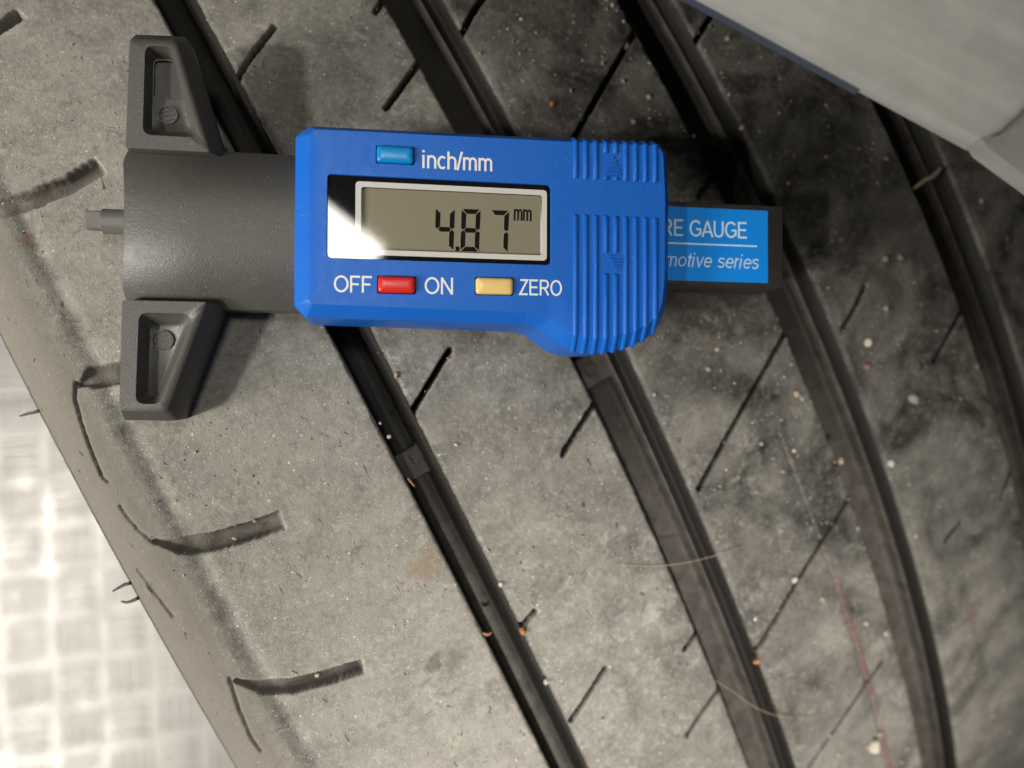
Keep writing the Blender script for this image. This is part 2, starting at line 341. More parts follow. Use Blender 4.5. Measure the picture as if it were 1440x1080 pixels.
tyre = empty('tyre', (0, 0, 0))
tag(tyre, 'large worn grey tyre with dusty ribbed tread filling the picture under the gauge', 'tyre')
GROOVES = [(8.7, 14.3, 4.9), (41.1, 50.2, 5.2), (78.5, 87.9, 5.2), (115.2, 124.2, 5.2)]
edges = [-33.1] + [e for g in GROOVES for e in g[:2]] + [164.4]
for k in range(5):
    a, b = edges[2*k], edges[2*k+1]
    xs = nodes(a, b, -33.2, 131.0, FINE, 1.2)
    if k == 0: xs = np.concatenate([-23.66-9.44*np.sin(np.linspace(math.radians(84.5), 0.02, 60)), xs[xs > -23.6]])
    Xg, Sg = np.meshgrid(xs, SS, indexing='ij')
    d_slot = np.zeros(Xg.shape); d_sipe = np.zeros(Xg.shape); carve(xs, SS, d_slot, False); carve(xs, SS, d_sipe, True); dep = np.maximum(d_slot, d_sipe)
    dep += 0.05*vnoise(Xg, Sg, 0.16, 11) + 0.022*vnoise(Xg, Sg, 0.7, 12) + 0.014*vnoise(Xg, Sg, 1.9, 13)
    jag = 0.13*vnoise(Xg, Sg, 0.5, 21+k) + 0.13*vnoise(Xg, Sg, 1.7, 31+k)
    if k > 0:                              # worn chamfer on the lip right of each groove
        dep += 0.65*(1-smooth01((Xg-a+jag)/0.75)); dep += 0.15*(1-smooth01((Xg-a)/2.5))
    if k < 4: dep += 0.40*(1-smooth01((b-Xg+jag)/0.32))
    if k == 0:                             # moulded ripple on the smooth shoulder band
        dep += np.where(Xg < -24, 0.05*vnoise(Xg, Sg, 0.3, 41), 0)
    P = tyre_xyz(Xg, Sg, dep)
    lipw = np.zeros(Xg.shape)
    if k > 0: lipw = np.maximum(lipw, (0.80 if k == 1 else 0.35)*np.exp(-np.clip(Xg-a, 0, 99)/(0.9+0.6*vnoise(Xg, Sg, 0.25, 71))))
    if k < 4: lipw = np.maximum(lipw, 0.75*np.exp(-np.clip(b-Xg, 0, 99)/0.35))
    me = grid_mesh('tread_rib', P); at = me.attributes.new('lip_wear', 'FLOAT', 'POINT'); at.data.foreach_set('value', lipw.reshape(-1).astype(np.float32))
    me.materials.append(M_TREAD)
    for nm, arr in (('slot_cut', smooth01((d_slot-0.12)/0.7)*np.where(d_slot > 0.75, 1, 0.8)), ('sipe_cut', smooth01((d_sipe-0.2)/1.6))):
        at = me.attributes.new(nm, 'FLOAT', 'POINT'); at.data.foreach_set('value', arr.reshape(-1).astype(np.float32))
    link('shoulder_rib' if k in (0, 4) else 'tread_rib', me, None, tyre)

def groove_profile(a, b, D, n):            # (offset, depth, dust tone) across a groove
    if n == 0:
        p = [(0, 0.38, 0), (0.18, 2.0, 0), (0.45, D-0.7, 0), (0.9, D-0.1, .3), (1.6, D-0.05, .9), (2.6, D-0.35, 1), (3.3, D-0.2, .9), (3.8, D, .3), (4.3, D-0.8, 0), (5.1, 1.4, 0), (5.6, 0.62, .3)]
    else:
        w = b-a; r = w - (0, 2.6, 1.75, 2.2)[n]
        p = [(0, 0.38, 0), (0.15, 2.0, 0), (0.4, D-0.7, 0), (0.9, D-0.05, .5), (1.5, D, 1), (r-1.2, D, 1), (r-0.5, D-0.15, 1), (r-0.25, D-0.9, 1), (r-0.05, 3.1, 1.5), (r+0.1, 2.75, 1.5), (r+0.32, 2.72, 1.5), (r+0.45, 3.1, 0), (w-0.75, 3.3, 0), (w-0.5, 1.7, 0), (w-0.2, 0.85, 0), (w, 0.64, .3)]
    p = np.array(p, float); out = []
    for q0, q1 in zip(p[:-1], p[1:]):
        m = max(2, int(np.hypot(*(q1-q0)[:2])/0.3))
        out += [q0+(q1-q0)*t for t in np.linspace(0, 1, m, endpoint=False)]
    out.append(p[-1]); return np.array(out)
groove_objs = []
for n, (a, b, D) in enumerate(GROOVES):
    pr = groove_profile(a, b, D, n)
    X, Sg = np.meshgrid(pr[:,0]+a, SC, indexing='ij'); dep = np.repeat(pr[:,1][:,None], len(SC), 1)
    inner = smooth01(np.minimum(X-a, b-X)/0.6)
    dep = dep + inner*(0.05*vnoise(X, Sg, 0.3, 51+n) + 0.03*vnoise(X, Sg, 0.9, 61+n))
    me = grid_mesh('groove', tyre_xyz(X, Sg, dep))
    at = me.attributes.new('dust_and_shade', 'FLOAT', 'POINT'); at.data.foreach_set('value', (np.minimum(np.repeat(pr[:,2][:,None], len(SC), 1), 1)*np.where(pr[:,2:3] > 1.05, 1.0, (1-0.8*smooth01((SC+45.0+8*n)/45.0))[None,:])).reshape(-1).astype(np.float32))  # dust also fades up the tyre to paint shade; ledge kept bright
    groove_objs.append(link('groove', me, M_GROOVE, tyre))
# tread wear indicator bars across the groove floors
def wear_bar(n, px, py, length, depth, ring=False):
    a, b, D = GROOVES[n]; s0 = tyre_hit(px, py)[1]
    pr = groove_profile(a, b, D, n)
    sv = np.array([-length/2-0.25, -length/2-0.12, -length/2, -length/2+0.2, 0, length/2-0.2, length/2, length/2+0.12, length/2+0.25])
    sh = np.array([0, 0.6, 0.93, 1, 1, 1, 0.93, 0.6, 0])
    sv = np.interp(np.linspace(0, 8, 49), np.arange(9), sv); sh = np.interp(np.linspace(0, 8, 49), np.arange(9), sh)
    X, Sg = np.meshgrid(pr[:,0]+a, sv, indexing='ij')
    dep = np.repeat(pr[:,1][:,None], len(sv), 1)
    tgt = np.minimum(dep, depth)
    if ring:
        rr = np.hypot(X-(a+2.9), Sg+0.2); tgt = tgt - 0.30*np.exp(-((rr-1.05)/0.17)**2)
    dd = dep*(1-sh) + tgt*sh
    dd = np.where(dep > depth, dd-0.02, dep+0.12)
    skew = (X-a)*0.06
    o = link('wear_bar', grid_mesh('wear_bar', tyre_xyz(X, Sg+s0+skew, dd)), M_BAR, groove_objs[n]); return o
wear_bar(0, 594, 651, 4.6, 3.9)
wear_bar(1, 852, 514, 5.2, 3.3, True)
# remaining circumference and sidewalls (coarse, behind the view)
px_ = np.concatenate([[-33.1, -31.5, -28, -24, -10], *[[g[0], g[0]+0.6, g[1]-0.6, g[1]] for g in GROOVES], [140, 155, 160, 163, 164.4]])
pd_ = np.concatenate([[0]*5, *[[0.4, 5, 5, 0.6] for g in GROOVES], [0]*5])
th = np.linspace(S_HI, 2*math.pi*R*1e3+S_LO, 120)
X, Sg = np.meshgrid(px_, th, indexing='ij'); dep = np.repeat(pd_[:,None], len(th), 1)
link('rear_tread', grid_mesh('rear_tread', tyre_xyz(X, Sg, dep)), M_TREAD, tyre)
for side in (-1, 1):
    cx = 65.6
    prof = np.array([(98.8, 8.75), (100.5, 13), (103.5, 25), (106, 42), (105, 58), (100, 74), (92, 86), (86, 92), (84, 96), (80, 97)]) if side > 0 else \
           np.array([(98.7, 8.75), (100.2, 13), (102.5, 25), (104.5, 42), (104, 58), (99, 74), (92, 86), (86, 92), (84, 96), (80, 97)])
    th = np.linspace(0, 2*math.pi, 241)[:-1]
    r = R*1e3 - prof[:,1]; xx = cx + side*prof[:,0]
    P = np.stack([np.repeat(xx[:,None], 240, 1), r[:,None]*np.sin(th), r[:,None]*np.cos(th)+R*1e3], -1)*1e-3
    link('sidewall', grid_mesh('sidewall', P, True), M_SIDE, tyre)
# rubber whiskers on the shoulder edge
def tube_mesh(pts, radii, seg=8, name='tube'):
    pts = [Vector(p) for p in pts]; rings = []
    for i, p in enumerate(pts):
        t = (pts[min(i+1, len(pts)-1)]-pts[max(i-1, 0)]).normalized(); n = t.orthogonal().normalized()
        if i and abs(t.dot(nl)) < 0.99: n = (nl - t*nl.dot(t)).normalized()
        nl = n; bq = t.cross(n); r = radii[i] if hasattr(radii, '__len__') else radii
        rings.append([p + (n*math.cos(2*math.pi*k/seg) + bq*math.sin(2*math.pi*k/seg))*r for k in range(seg)])
    bm = bmesh.new(); vs = [[bm.verts.new(v) for v in rg] for rg in rings]
    for A, B in zip(vs[:-1], vs[1:]):
        for k in range(seg): bm.faces.new((A[k], A[(k+1) % seg], B[(k+1) % seg], B[k]))
    bm.faces.new(vs[0]); bm.faces.new(vs[-1][::-1]); return bm_mesh(bm, name, 50)
for pts in ([(56, 577), (48, 580), (38, 582), (28, 585)], [(183, 820), (175, 822), (166, 827), (159, 831)], [(194, 841), (186, 845), (178, 847), (171, 846)]):
    P = [cam_pt(px, py, 0.1165+0.0008*i) for i, (px, py) in enumerate(pts)]
    link('rubber_whisker', tube_mesh(P, [0.00028, 0.00025, 0.0002, 0.00014], 8), M_SIDE, tyre)

# ------------------------------------------------------------------ tread depth gauge
G = empty('tread_depth_gauge', gpt(0, 0, 0), GM)
tag(G, 'blue and black digital tread depth gauge reading 4.87 mm lying across the tyre', 'tread gauge')
M_BLACK = plastic('black_textured_plastic', (0.055, 0.052, 0.047), 0.52, 0.6, 3.6, 0.8, 0.7)
M_BLUE = plastic('blue_plastic', (0.0, 0.116, 0.54), 0.40, 0.14, 5.0, 0.28, 0.7)
M_RAIL = plastic('black_rail_plastic', (0.022, 0.020, 0.019), 0.42, 0.2, 4.0, 0.5, 0.3)
M_BEZEL = plastic('black_gloss_window', (0.006, 0.006, 0.0065), 0.03, 0, 1, 0.6)
M_FRAME = plastic('silver_window_print', (0.62, 0.61, 0.58), 0.03, 0, 1, 0.6)
M_LCD = plastic('liquid_crystal_screen', (0.245, 0.22, 0.16), 0.05, 0, 1, 0.6)
M_SEG = plastic('screen_segment_black', (0.010, 0.010, 0.009), 0.03, 0, 1, 0.6)
M_WHITE = plastic('white_print', (0.80, 0.80, 0.78), 0.5)
M_RED = plastic('red_button_plastic', (0.66, 0.018, 0.014), 0.32, 0.1, 3, 0.5, 0.3)
M_YEL = plastic('yellow_button_plastic', (0.80, 0.56, 0.20), 0.32, 0.1, 3, 0.5, 0.3)
M_CYAN = plastic('light_blue_button_plastic', (0.0, 0.24, 0.60), 0.32, 0.1, 3, 0.5, 0.3)
M_LABEL = plastic('blue_label_film', (0.0, 0.24, 0.80), 0.4, 0.05, 3, 0.4, 0.2)
M_LTXT = plastic('pale_label_print', (0.62, 0.78, 0.86), 0.5)
M_PIN = plastic('dark_steel_probe', (0.12, 0.118, 0.11), 0.38, 0.15, 6, 0.6, 0.5)

def offset_poly(poly, dist):               # inset a counter-clockwise polygon, one distance per edge
    P = [np.array(p, float) for p in poly]; n = len(P); dist = list(dist) if hasattr(dist, '__len__') else [dist]*n
    out = []
    for i in range(n):
        a, b, c = P[i-1], P[i], P[(i+1) % n]
        d1 = (b-a)/np.linalg.norm(b-a); d2 = (c-b)/np.linalg.norm(c-b)
        n1 = np.array([-d1[1], d1[0]]); n2 = np.array([-d2[1], d2[0]])
        A = np.array([n1, n2]); rhs = np.array([n1 @ b + dist[i-1], n2 @ b + dist[i]])
        out.append(np.linalg.solve(A, rhs) if abs(np.linalg.det(A)) > 1e-3 else b + n1*(dist[i-1]+dist[i])/2)
    return out
def round_poly(poly, rad, seg=5):          # round the corners; rad one value or one per corner
    P = [np.array(p, float) for p in poly]; n = len(P); rad = list(rad) if hasattr(rad, '__len__') else [rad]*n; out = []
    for i in range(n):
        a, b, c = P[i-1], P[i], P[(i+1) % n]; r = rad[i]
        if r <= 0: out.append(b); continue
        u = (a-b)/np.linalg.norm(a-b); v = (c-b)/np.linalg.norm(c-b)
        half = math.acos(max(-1, min(1, u @ v)))/2; t = min(r/math.tan(half), 0.48*min(np.linalg.norm(a-b), np.linalg.norm(c-b)))
        for k in range(seg+1):
            q = k/seg; out.append((1-q)**2*(b+u*t) + 2*q*(1-q)*b + q*q*(b+v*t))
    return out
def rect(u0, v0, u1, v1): return [(u0, v0), (u1, v0), (u1, v1), (u0, v1)]
def ring(bm, poly, w): return [bm.verts.new((p[0]*1e-3, p[1]*1e-3, w*1e-3)) for p in poly]
def skin(bm, A, B):
    n = len(A)
    for i in range(n): bm.faces.new((A[i], A[(i+1) % n], B[(i+1) % n], B[i]))
def cap(bm, *loops):                       # fill between an outer loop and hole loops
    if len(loops) == 1: bm.faces.new(loops[0]); return
    es = []
    for L in loops:
        for i in range(len(L)):
            e = bm.edges.get((L[i], L[(i+1) % len(L)])) or bm.edges.new((L[i], L[(i+1) % len(L)])); es.append(e)
    bmesh.ops.triangle_fill(bm, edges=es, use_beauty=True, use_dissolve=False)
def loft(rings, name, angle=30, caps=True):
    bm = bmesh.new(); V = [ring(bm, p, w) for p, w in rings]
    for A, B in zip(V[:-1], V[1:]): skin(bm, A, B)
    if caps: cap(bm, V[0]); cap(bm, V[-1])
    return bm_mesh(bm, name, angle)

# --- housing: outline, filleted edges, recesses for window and buttons
outline = [(-17.5, -10.9), (-15.9, -12.4), (13.6, -12.9), (15.6, -13.3), (17.8, -14.9), (19.4, -16.0), (22.0, -16.6), (25.4, -16.6), (29.4, -15.6), (32.6, -13.9), (34.4, -11.0), (34.9, -6.0), (35.0, 6.0), (34.7, 12.2), (33.4, 13.9), (20.0, 13.75), (-15.6, 13.4), (-17.5, 11.9)]
RADS = [0.6, 0.6, 3, 3, 6, 6, 8, 8, 8, 8, 8, 6, 3, 0.9, 0.9, 0.3, 0.6, 0.6]
def edge_amounts(poly):                    # wide chamfer on the left and bottom, tight on top and right
    out = []
    for i in range(len(poly)):
        a = np.array(poly[i]); b = np.array(poly[(i+1) % len(poly)]); d = (b-a)/max(np.linalg.norm(b-a), 1e-9); nx, ny = d[1], -d[0]
        mid = (a+b)/2; k = max(-nx, 0)**2*2.0 + max(nx, 0)**2*1.1 + max(ny, 0)**2*0.9 + max(-ny, 0)**2*(1.7 if mid[0] < 15 else 2.1)
        out.append(k)
    return out
am = edge_amounts(outline)
def hous_ring(f): return round_poly(offset_poly(outline, [a*f for a in am]), RADS, 4)
WINDOW = round_poly(rect(-13.2, -4.6, 17.25, 6.7), 0.7, 4)
BUTTONS = {'cyan': rect(-6.72, 8.52, -1.80, 10.72), 'red': rect(-6.45, -9.0, -1.5, -6.82), 'yellow': rect(6.72, -8.86, 11.85, -6.62)}
bm = bmesh.new()
rings = [(hous_ring(0.25), -12.8), (hous_ring(0.0), -12.2), (hous_ring(0.0), -1.9), (hous_ring(0.03), -1.55), (hous_ring(0.10), -1.3), (hous_ring(0.90), -0.14), (hous_ring(0.95), -0.05), (hous_ring(1.0), 0.0)]
V = [ring(bm, p, w) for p, w in rings]
for A, B in zip(V[:-1], V[1:]): skin(bm, A, B)
cap(bm, V[0])
holes = []
for poly, dw in [(WINDOW, -1.3)] + [(round_poly(offset_poly(p, -0.16), 0.35, 4), -1.2) for p in BUTTONS.values()]:
    top = ring(bm, poly, 0.0); lip = ring(bm, offset_poly(poly, 0.06), -0.08); bot = ring(bm, offset_poly(poly, 0.06), dw)
    skin(bm, top, lip); skin(bm, lip, bot); cap(bm, bot); holes.append(top)
cap(bm, V[-1], *holes)
housing = link('housing', bm_mesh(bm, 'housing', 28), M_BLUE, G)
# --- display
bw = -0.30
bez = round_poly(rect(-13.08, -4.48, 17.13, 6.58), 0.6, 4)
frame_o = round_poly(rect(-9.5, -3.92, 16.7, 5.95), 0.6, 4); frame_i = round_poly(rect(-8.75, -3.2, 15.98, 5.2), 0.4, 4)
bm = bmesh.new(); A = ring(bm, bez, bw); H = ring(bm, frame_i, bw); cap(bm, A, H); L = ring(bm, frame_i, bw-0.55); skin(bm, H, L); B0 = ring(bm, bez, bw-0.2); skin(bm, A, B0)
bezel = link('display_bezel', bm_mesh(bm, 'display_bezel', 30), M_BEZEL, G)
bm = bmesh.new(); A = ring(bm, frame_o, bw+0.012); H = ring(bm, frame_i, bw+0.012); cap(bm, A, H); A2 = ring(bm, frame_o, bw-0.01); skin(bm, A, A2)
link('display_frame', bm_mesh(bm, 'display_frame', 30), M_FRAME, G)
lw = bw-0.42
lcd = link('display_screen', loft([(rect(-9.0, -3.5, 16.2, 5.5), lw-0.08), (rect(-9.0, -3.5, 16.2, 5.5), lw)], 'display_screen'), M_LCD, G)
def flat(polys, w0, w1, name, mat, parent):
    bm = bmesh.new()
    for p in polys:
        A = ring(bm, p, w0); B = ring(bm, p, w1); skin(bm, A, B); cap(bm, A); cap(bm, B)
    return link(name, bm_mesh(bm, name), mat, parent)
def seg_digit(u0, v0, wd, ht, segs, t=0.64, g=0.05, slant=0.035):
    hw, hh = wd, ht; m = hh/2
    q = {'a': [(g+0.1, hh), (hw-g-0.1, hh), (hw-t-g, hh-t), (t+g, hh-t)], 'd': [(g+0.1, 0), (t+g, t), (hw-t-g, t), (hw-g-0.1, 0)],
         'f': [(0, hh-g-0.12), (t, hh-t-g-0.05), (t, m+t/2+g), (t*0.45, m+g), (0, m+g+0.25)], 'b': [(hw, hh-g-0.12), (hw, m+g+0.25), (hw-t*0.45, m+g), (hw-t, m+t/2+g), (hw-t, hh-t-g-0.05)],
         'e': [(0, g+0.12), (0, m-g-0.25), (t*0.45, m-g), (t, m-t/2-g), (t, t+g+0.05)], 'c': [(hw, g+0.12), (hw-t, t+g+0.05), (hw-t, m-t/2-g), (hw-t*0.45, m-g), (hw, m-g-0.25)],
         'g': [(t*0.6+g, m), (t+g, m+t/2), (hw-t-g, m+t/2), (hw-t*0.6-g, m), (hw-t-g, m-t/2), (t+g, m-t/2)]}
    return [[(u0+x+slant*y, v0+y) for x, y in q[s]] for s in segs]
for u0, segs in ((1.08, 'fgbc'), (4.62, 'abcdefg'), (8.62, 'abc')):
    flat(seg_digit(u0, -2.92, 2.6, 5.85, segs), lw+0.004, lw+0.03, 'display_digit', M_SEG, lcd)
flat([rect(3.98, -2.92, 4.52, -2.3)], lw+0.004, lw+0.03, 'decimal_point', M_SEG, lcd)

def arc(cx, cy, rx, ry, a0, a1, n=18): return [(cx+rx*math.cos(math.radians(a)), cy+ry*math.sin(math.radians(a))) for a in np.linspace(a0, a1, n)]
GLYPH = {                                  # centre lines of plain grotesque letters, cap height 1: (advance, strokes)
 'i': (0.27, [[(0.1, 0), (0.1, 0.73)], [(0.1, 0.88), (0.1, 1.0)]]),
 'n': (0.60, [[(0.1, 0), (0.1, 0.73)], [(0.1, 0.44)] + arc(0.30, 0.46, 0.20, 0.22, 170, 0, 12) + [(0.50, 0)]]),
 'h': (0.60, [[(0.1, 0), (0.1, 1.0)], [(0.1, 0.44)] + arc(0.30, 0.46, 0.20, 0.22, 170, 0, 12) + [(0.50, 0)]]),
 'm': (0.90, [[(0.1, 0), (0.1, 0.73)], [(0.1, 0.48)] + arc(0.27, 0.50, 0.17, 0.18, 170, 0, 10) + [(0.44, 0)], [(0.44, 0.48)] + arc(0.61, 0.50, 0.17, 0.18, 170, 0, 10) + [(0.78, 0)]]),
 'c': (0.56, [arc(0.31, 0.365, 0.225, 0.315, 48, 312)]),
 '/': (0.30, [[(0.02, -0.02), (0.27, 1.02)]]),
 'o': (0.62, [arc(0.31, 0.365, 0.23, 0.315, 90, 450, 26)]),
 't': (0.33, [[(0.16, 0.94)] + [(0.16, 0.14)] + arc(0.24, 0.14, 0.08, 0.09, 180, 275, 6), [(0.02, 0.68), (0.30, 0.68)]]),
 'v': (0.54, [[(0.04, 0.73), (0.27, 0.03), (0.50, 0.73)]]),
 'e': (0.60, [[(0.08, 0.37), (0.53, 0.37)] + arc(0.31, 0.365, 0.225, 0.315, 5, 318, 22)]),
 's': (0.54, [arc(0.27, 0.535, 0.185, 0.145, 30, 255, 12) + arc(0.27, 0.215, 0.20, 0.165, 85, -150, 12)]),
 'r': (0.37, [[(0.1, 0), (0.1, 0.73)], [(0.1, 0.46)] + arc(0.27, 0.47, 0.17, 0.20, 175, 80, 7)]),
 'O': (0.90, [arc(0.45, 0.5, 0.365, 0.445, 90, 450, 32)]),
 'F': (0.68, [[(0.12, 0), (0.12, 1.0)], [(0.12, 0.945), (0.64, 0.945)], [(0.12, 0.50), (0.56, 0.50)]]),
 'N': (0.84, [[(0.12, 0), (0.12, 1.0)], [(0.13, 0.96), (0.69, 0.04)], [(0.70, 0), (0.70, 1.0)]]),
 'Z': (0.70, [[(0.08, 0.945), (0.60, 0.945), (0.07, 0.055), (0.64, 0.055)]]),
 'E': (0.76, [[(0.12, 0), (0.12, 1.0)], [(0.12, 0.945), (0.68, 0.945)], [(0.12, 0.51), (0.64, 0.51)], [(0.12, 0.055), (0.70, 0.055)]]),
 'R': (0.82, [[(0.12, 0), (0.12, 1.0)], [(0.12, 0.945), (0.45, 0.945)] + arc(0.45, 0.71, 0.22, 0.235, 85, -85, 12) + [(0.12, 0.475)], [(0.42, 0.46), (0.70, 0.02)]]),
 'G': (0.90, [arc(0.46, 0.5, 0.37, 0.445, 40, 318, 26) + [(0.79, 0.19), (0.79, 0.46)], [(0.48, 0.46), (0.84, 0.46)]]),
 'A': (0.78, [[(0.03, 0), (0.39, 0.97)], [(0.39, 0.97), (0.75, 0)], [(0.17, 0.31), (0.61, 0.31)]]),
 'U': (0.84, [[(0.12, 1.0), (0.12, 0.36)] + arc(0.41, 0.36, 0.29, 0.305, 185, 355, 14) + [(0.70, 0.36), (0.70, 1.0)]]),
 ' ': (0.36, []),
}
def lettering(body, u, v, height, width, w, mat, parent, name='lettering', shear=0.0, t=0.115):
    total = sum(GLYPH[c][0] for c in body) - 0.06; kx = width/total; x0 = 0.0; bm = bmesh.new(); lay = 0
    for c in body:
        adv, strokes = GLYPH[c]
        for st in strokes:
            P = [np.array([(x0+x-0.04)*kx + shear*y*height + u, y*height + v]) for x, y in st]; P = [p for i, p in enumerate(P) if i == 0 or np.linalg.norm(p-P[i-1]) > 1e-6]
            closed = np.linalg.norm(P[0]-P[-1]) < 1e-4
            if closed: P = P[:-1]
            n = len(P); h = t*height/2; L, Rr = [], []
            for i in range(n):
                a = P[i-1] if (i or closed) else None; b = P[(i+1) % n] if (i < n-1 or closed) else None
                d1 = (P[i]-a)/np.linalg.norm(P[i]-a) if a is not None else None; d2 = (b-P[i])/np.linalg.norm(b-P[i]) if b is not None else None
                d1 = d2 if d1 is None else d1; d2 = d1 if d2 is None else d2
                m = d1+d2; m = m/max(np.linalg.norm(m), 1e-6); nn = np.array([-m[1], m[0]]); k = min(1/max(nn @ np.array([-d1[1], d1[0]]), 0.3), 2.6)
                L.append(P[i]+nn*h*k); Rr.append(P[i]-nn*h*k)
            z = (w + 0.0025*lay)*1e-3; lay += 1
            A = [bm.verts.new((p[0]*1e-3, p[1]*1e-3, z)) for p in L]; B = [bm.verts.new((p[0]*1e-3, p[1]*1e-3, z)) for p in Rr]
            for i in range(n if closed else n-1): bm.faces.new((A[i], B[i], B[(i+1) % n], A[(i+1) % n]))
        x0 += adv
    me = bpy.data.meshes.new(name); bm.to_mesh(me); bm.free(); return link(name, me, mat, parent)
lettering('inch/mm', -0.62, 8.08, 2.45, 9.65, 0.012, M_WHITE, housing, t=0.125)
lettering('OFF', -12.2, -9.08, 2.25, 4.98, 0.012, M_WHITE, housing, t=0.12)
lettering('ON', -0.2, -9.02, 2.30, 3.95, 0.012, M_WHITE, housing, t=0.12)
lettering('ZERO', 12.82, -8.84, 2.20, 5.98, 0.012, M_WHITE, housing, t=0.12)
lettering('mm', 12.1, 1.62, 2.2, 2.5, lw+0.03, M_SEG, lcd, shear=0.03, t=0.11)
# --- buttons
def inset_rect(rc, d, r):
    (a, b), (c, e) = rc[0], rc[2]; return round_poly(rect(a+d, b+d, c-d, e-d), r, 5)
for key, mat in (('cyan', M_CYAN), ('red', M_RED), ('yellow', M_YEL)):
    p = round_poly(BUTTONS[key], 0.45, 5)
    link('button', loft([(p, -1.1), (p, 0.25)] + [(inset_rect(BUTTONS[key], d, 0.45), h) for d, h in ((0.05, 0.42), (0.16, 0.56), (0.34, 0.64), (0.62, 0.69), (0.95, 0.71))], 'button', 60), mat, G)
# --- grip ribs: half-round ridges that run over the face and down the rounded rim
def rim_path(u, lower):                    # (v, w) along the housing surface at a given u
    pts = []
    for p, w in rings[::-1][:6]:
        ys = []
        for i in range(len(p)):
            a, b = p[i], p[(i+1) % len(p)]
            if (a[0]-u)*(b[0]-u) <= 0 and abs(a[0]-b[0]) > 1e-9: ys.append(a[1] + (b[1]-a[1])*(u-a[0])/(b[0]-a[0]))
        if ys: pts.append((min(ys) if lower else max(ys), w))
    return pts
def ridge(u, path, r=0.40, name='grip_rib'):
    pts = [np.array(p) for p in path]; bm = bmesh.new(); prev = None; nseg = 8; n = len(pts)
    for i, p in enumerate(pts):
        t = pts[min(i+1, n-1)]-pts[max(i-1, 0)]; t /= np.linalg.norm(t)
        nrm = np.array([t[1], -t[0]]) if t[0] < 0 else np.array([-t[1], t[0]])
        if nrm[1] < 0: nrm = -nrm
        if abs(t[0]) < 0.35 and i > n//2: nrm = np.array([math.copysign(1, p[0]), 0.15])
        k = (0.35 if i == 0 else 1.0)
        rg = []
        for s in range(nseg+1):
            an = math.pi*s/nseg; off = r*math.cos(an); h = (0.85*r*math.sin(an)*k - 0.05)
            q = p + nrm*h; rg.append(bm.verts.new(((u+off)*1e-3, q[0]*1e-3, q[1]*1e-3)))
        if prev:
            for s in range(nseg): bm.faces.new((prev[s], prev[s+1], rg[s+1], rg[s]))
        else: bm.faces.new(rg)
        prev = rg
    bm.faces.new(prev); return link(name, bm_mesh(bm, name, 60), M_BLUE, G)
for i in range(9):
    u = 20.75 + 1.46*i
    lo = [q for q in rim_path(u, True) if q[0] < 0]; hi = rim_path(u, False)
    mid = i in (3, 4)
    if mid:
        ridge(u, [(2.7, 0), (2.4, 0), (0, 0), (-2.6, 0)]); ridge(u, [(-5.5, 0), (-5.8, 0)] + lo)
        ridge(u, [(7.7, 0), (7.75, 0), (8.0, 0), (8.15, 0)]) ; ridge(u, [(11.5, 0), (11.7, 0)] + hi)
    else:
        ridge(u, [(2.7, 0), (2.4, 0), (-6, 0)] + lo); ridge(u, [(7.7, 0), (8.0, 0), (10, 0)] + hi)
def arrow(cu, v0, v1, half):               # triangle made of raised bars, apex at v1
    polys = []; n = 5
    for k in range(n):
        f0, f1 = k/n+0.02, (k+0.62)/n; h0, h1 = half*(1-f0), half*(1-f1)
        va, vb = v0+(v1-v0)*f0, v0+(v1-v0)*f1
        q = [(cu-h0, va), (cu+h0, va), (cu+h1, vb), (cu-h1, vb)]
        polys.append(q)
    return flat(polys, -0.02, 0.22, 'grip_arrow', M_BLUE, G)
arrow(26.2, 8.4, 11.3, 1.15); arrow(26.7, -2.95, -5.3, 1.35)
# --- black foot: rounded sleeve and two legs with pockets
bm = bmesh.new(); sec = []
for t in np.linspace(-1, 1, 33):
    v = 11.05*math.sin(t*math.pi/2); sec.append((v+0.25, -2.6 - 5.4*abs(math.sin(t*math.pi/2))**2.6))
sec = [(-10.9, -11.0)] + sec + [(11.4, -11.0)]
ends = [(-40.15, 0.2), (-40.0, 0.0), (-30, 0), (-17.2, 0)]; prev = None
for u, shrink in ends:
    rg = [bm.verts.new(((u + (max(0.0, w+5.0)*0.40 if u < -35 else 0))*1e-3, v*1e-3*(1-shrink*0.03), (w-shrink*0.5)*1e-3)) for v, w in sec]
    if prev:
        for i in range(len(rg)): bm.faces.new((prev[i], prev[(i+1) % len(rg)], rg[(i+1) % len(rg)], rg[i]))
    else: bm.faces.new(rg[::-1])
    prev = rg
bm.faces.new(prev)
foot = link('foot', bm_mesh(bm, 'foot', 40), M_BLACK, G)
